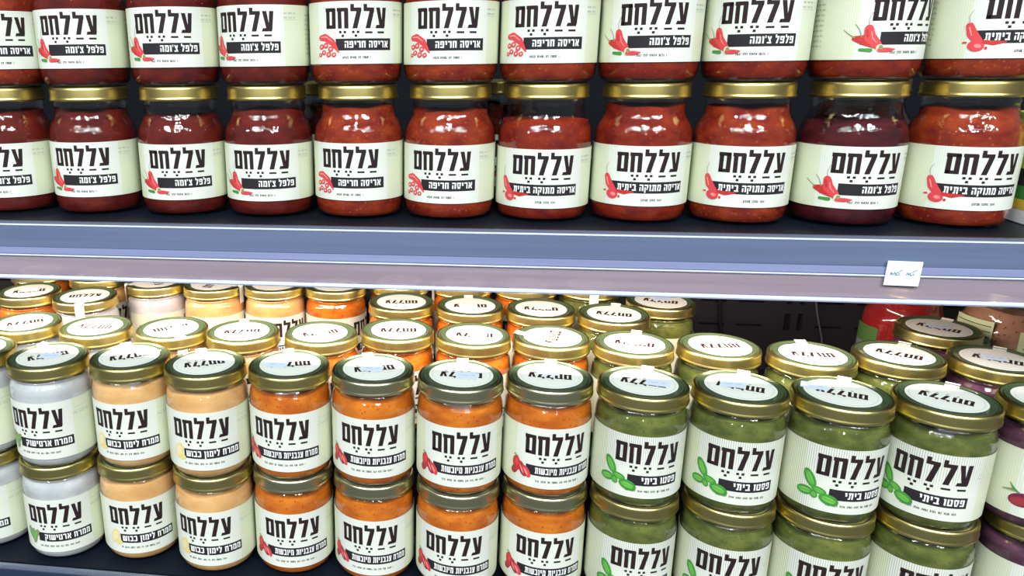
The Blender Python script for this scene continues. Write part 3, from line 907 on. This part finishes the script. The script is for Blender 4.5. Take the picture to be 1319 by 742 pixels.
# ------------------------------------------------------------------ rear rows, lit by the strip lamp
ROW2 = [(-.4802, .0233, 'artichoke', 178, False, None), (-.3966, .0183, 'artichoke', 150, False, None), (-.3130, .0219, 'lemon', 14, True, (8, 2, 10)), (-.2350, .0203, 'lemon', 175, True, (8, -8, 5)),
        (-.1530, .0245, 'tomato', 195, False, (-4, 3, 0)), (-.0758, .0423, 'tomato', 180, False, None), (.0025, .0357, 'tomato', 180, False, (4, 2, 0)), (.0806, .0376, 'tomato', 262, True, None),
        (.1585, .0277, 'pesto', 178, True, (2, 4, 0)), (.2388, .0300, 'pesto', 205, False, None), (.3175, .0154, 'pesto', 200, True, (3, -14, -15)), (.3970, .0250, 'pesto', 175, True, None), (.4781, .0203, 'olive', 180, True, (0, 4, -15))]
for i, (x, y, pr, st, tb, pc) in enumerate(ROW2):
    spread_jar(x, y, Z_MID, random.uniform(-30, 30), pr, f'{LOOK[pr]} jar, {ORD[i]} from the left in the row right behind the front stacks', 'second row of spread jars',
               'olive' if i % 3 else 'gold', seal=st, tab=tb, price=pc, so=(-1.5 if i < 5 else 1, 1))
ROW3 = [(-.5445, .139, 'tomato', 170, False, (0, 2, 20), 'far left, behind the second row'), (-.4639, .126, 'artichoke', -12, True, None, 'with a white paper tab down its front'),
        (-.0812, .1415, 'tomato', 180, False, None, 'first of the four lids in the middle of the third row'), (-.0019, .1351, 'tomato', 184, True, (-2, -1, 5), 'second of the four lids in the middle of the third row'),
        (.0770, .1322, 'tomato', 182, False, (2, 4, 0), 'third of the four lids in the middle of the third row'), (.1545, .1211, 'pesto', 178, True, None, 'fourth of the four lids in the middle of the third row'),
        (.2150, .176, 'pesto', 176, False, (2, 6, 0), 'rightmost before the bare dark back wall'), (.4747, .1097, 'olive', 170, True, (2, 4, -12), 'on the right before the red jar')]
for i, (x, y, pr, st, tb, pc, where) in enumerate(ROW3):
    spread_jar(x, y, Z_MID, 150 if i == 6 else (70 if i == 1 else 35), pr, f'{LOOK[pr]} jar {where}', 'third row of spread jars', 'olive' if i % 2 else 'gold', seal=st, tab=tb, price=pc)
ROW4 = [(-.5866, .2383, 'tomato', 180, False, None, 20), (-.4929, .2205, 'lemon', 172, False, None, 30), (-.4030, .1963, 'artichoke', 120 - 200, True, None, 95), (-.3250, .1930, 'lemon', 60, True, None, 110),
        (-.2475, .2000, 'lemon', 180, False, None, 20), (-.1700, .2043, 'tomato', 180, False, None, 75), (-.0925, .2295, 'tomato', 180, False, None, 60), (-.0125, .2327, 'tomato', -70, True, None, 60),
        (.0655, .2320, 'tomato', 180, False, None, 0), (.1450, .2400, 'pesto', 8, True, None, 80)]
for i, (x, y, pr, st, tb, pc, dg) in enumerate(ROW4):
    spread_jar(x, y, Z_MID, dg, pr, f'{LOOK[pr]} jar, {ORD[i]} from the left in the rearmost row under the rail', 'rearmost row of spread jars', 'gold' if i % 2 else 'olive', seal=st, tab=tb)

# two larger jars of other makes at the right rear
rj = empty('sauce_jar', (.4835, .1925, Z_MID), face_angle(.483, .19)); tag(rj, 'crimson sauce jar with a green and grey side label, right rear', 'jar')
red_outer = [(r * (1 if z < .08 else 1.04), z * 1.09) for r, z in sauce_outer]
link('glass', jar_glass_mesh('glass', red_outer, .0005, 'jar_glass'), rj); link('contents', contents_mesh('contents', red_outer, .110, 'sauce_crimson', .0008), rj)
o = link('lid', LID['sauce'], rj); o.location.z = .1150
a = Art(); a.rect('side_label_grey', -62, 8, -22, 58, 1); a.rect('side_label_green', -62, 58, -22, 78, 1)
for i in range(4): a.rect('print_grey', -40 + i * 0, 50 - i * 2.2, -30, 50.7 - i * 2.2, 2)
link('label', art_mesh('label', a, .04115), rj)
tan_outer = [(r * 1.12, z * 1.16) for r, z in sauce_outer]
tj = empty('spread_jar', (.5680, .158, Z_MID), face_angle(.56, .155)); tag(tj, 'large tan speckled spread jar with pale green labels, far right rear', 'jar')
link('glass', jar_glass_mesh('glass', tan_outer, .0005, 'jar_glass_wavy'), tj)
link('contents', contents_mesh('contents', tan_outer, .114, 'spread_tan', .0008), tj)
o = link('lid', lid_mesh('lid', .0410, .0125, 'pale_gold_lid', 'lid_panel_lacquer', 0), tj); o.location.z = .1215
a = Art()
a.rect('side_label_pale', -52, 12, -10, 104, 1)
for i in range(9): a.rect('side_label_green', -50, 98 - i * 6, -12, 99 - i * 6, 2)
a.rect('side_label_pale', 12, 12, 44, 98, 1)
for i in range(9): a.rect('side_label_green', 17, 54 + i * 5, 24, 56 + i * 5, 2)
link('label', art_mesh('label', a, .0460), tj)

# carton at the far right of the upper shelf
ct = empty('carton', (.452, -.022, 0)); tag(ct, 'lime green, yellow and white carton at the right end of the upper shelf', 'carton')
link('box_body', boxes('box_body', [(0, .10, 0, .06, 0, .012)], 'carton_white', .0008), ct)
link('colour_panel', boxes('colour_panel', [(0, .10, 0, .06, .012, .020)], 'carton_yellow'), ct)
link('colour_panel', boxes('colour_panel', [(0, .10, 0, .06, .020, .031)], 'carton_green'), ct)
link('colour_panel', boxes('colour_panel', [(0, .10, 0, .06, .031, .045)], 'carton_black'), ct)
link('colour_panel', boxes('colour_panel', [(0, .10, 0, .06, .045, .090)], 'carton_lime'), ct)

# handwritten white price card on the rail
pcd = empty('price_card', (.3333, -.0812, -.0268)); tag(pcd, 'white handwritten price card stuck on the blue rail at the right', 'card')
pcd.rotation_euler = (0, math.radians(1.2), 0)
link('card', boxes('card', [(-.0126, .0126, -.0004, .0004, -.0098, .0098)], 'card_white'), pcd)
cu = Art()
strokes = [[(-9.5, -1.6), (-8.8, .8), (-8.2, -1.2), (-7.6, .2)], [(-7.2, -1.5), (-6.2, .9), (-5.4, -1.2), (-4.6, .6)], [(-5.6, -1.4), (-3.2, -1.2), (-2.8, .2)], [(-4.2, .5), (-2.2, 2.4), (-1.0, 2.9)],
           [(2.0, -1.2), (3.0, .9), (3.8, -1.0), (4.6, .8), (5.4, -1.0)], [(4.9, -1.4), (7.4, -.9), (7.6, .6)], [(6.0, .8), (8.0, 2.6), (9.4, 3.0)]]
for s in strokes: cu.taper('card_ink', s, [.32] * len(s), 1)
me = art_mesh('handwriting', cu, None)
o = link('handwriting', me, pcd); o.rotation_euler = (math.radians(90), 0, 0); o.location = (0, -.00045, 0)
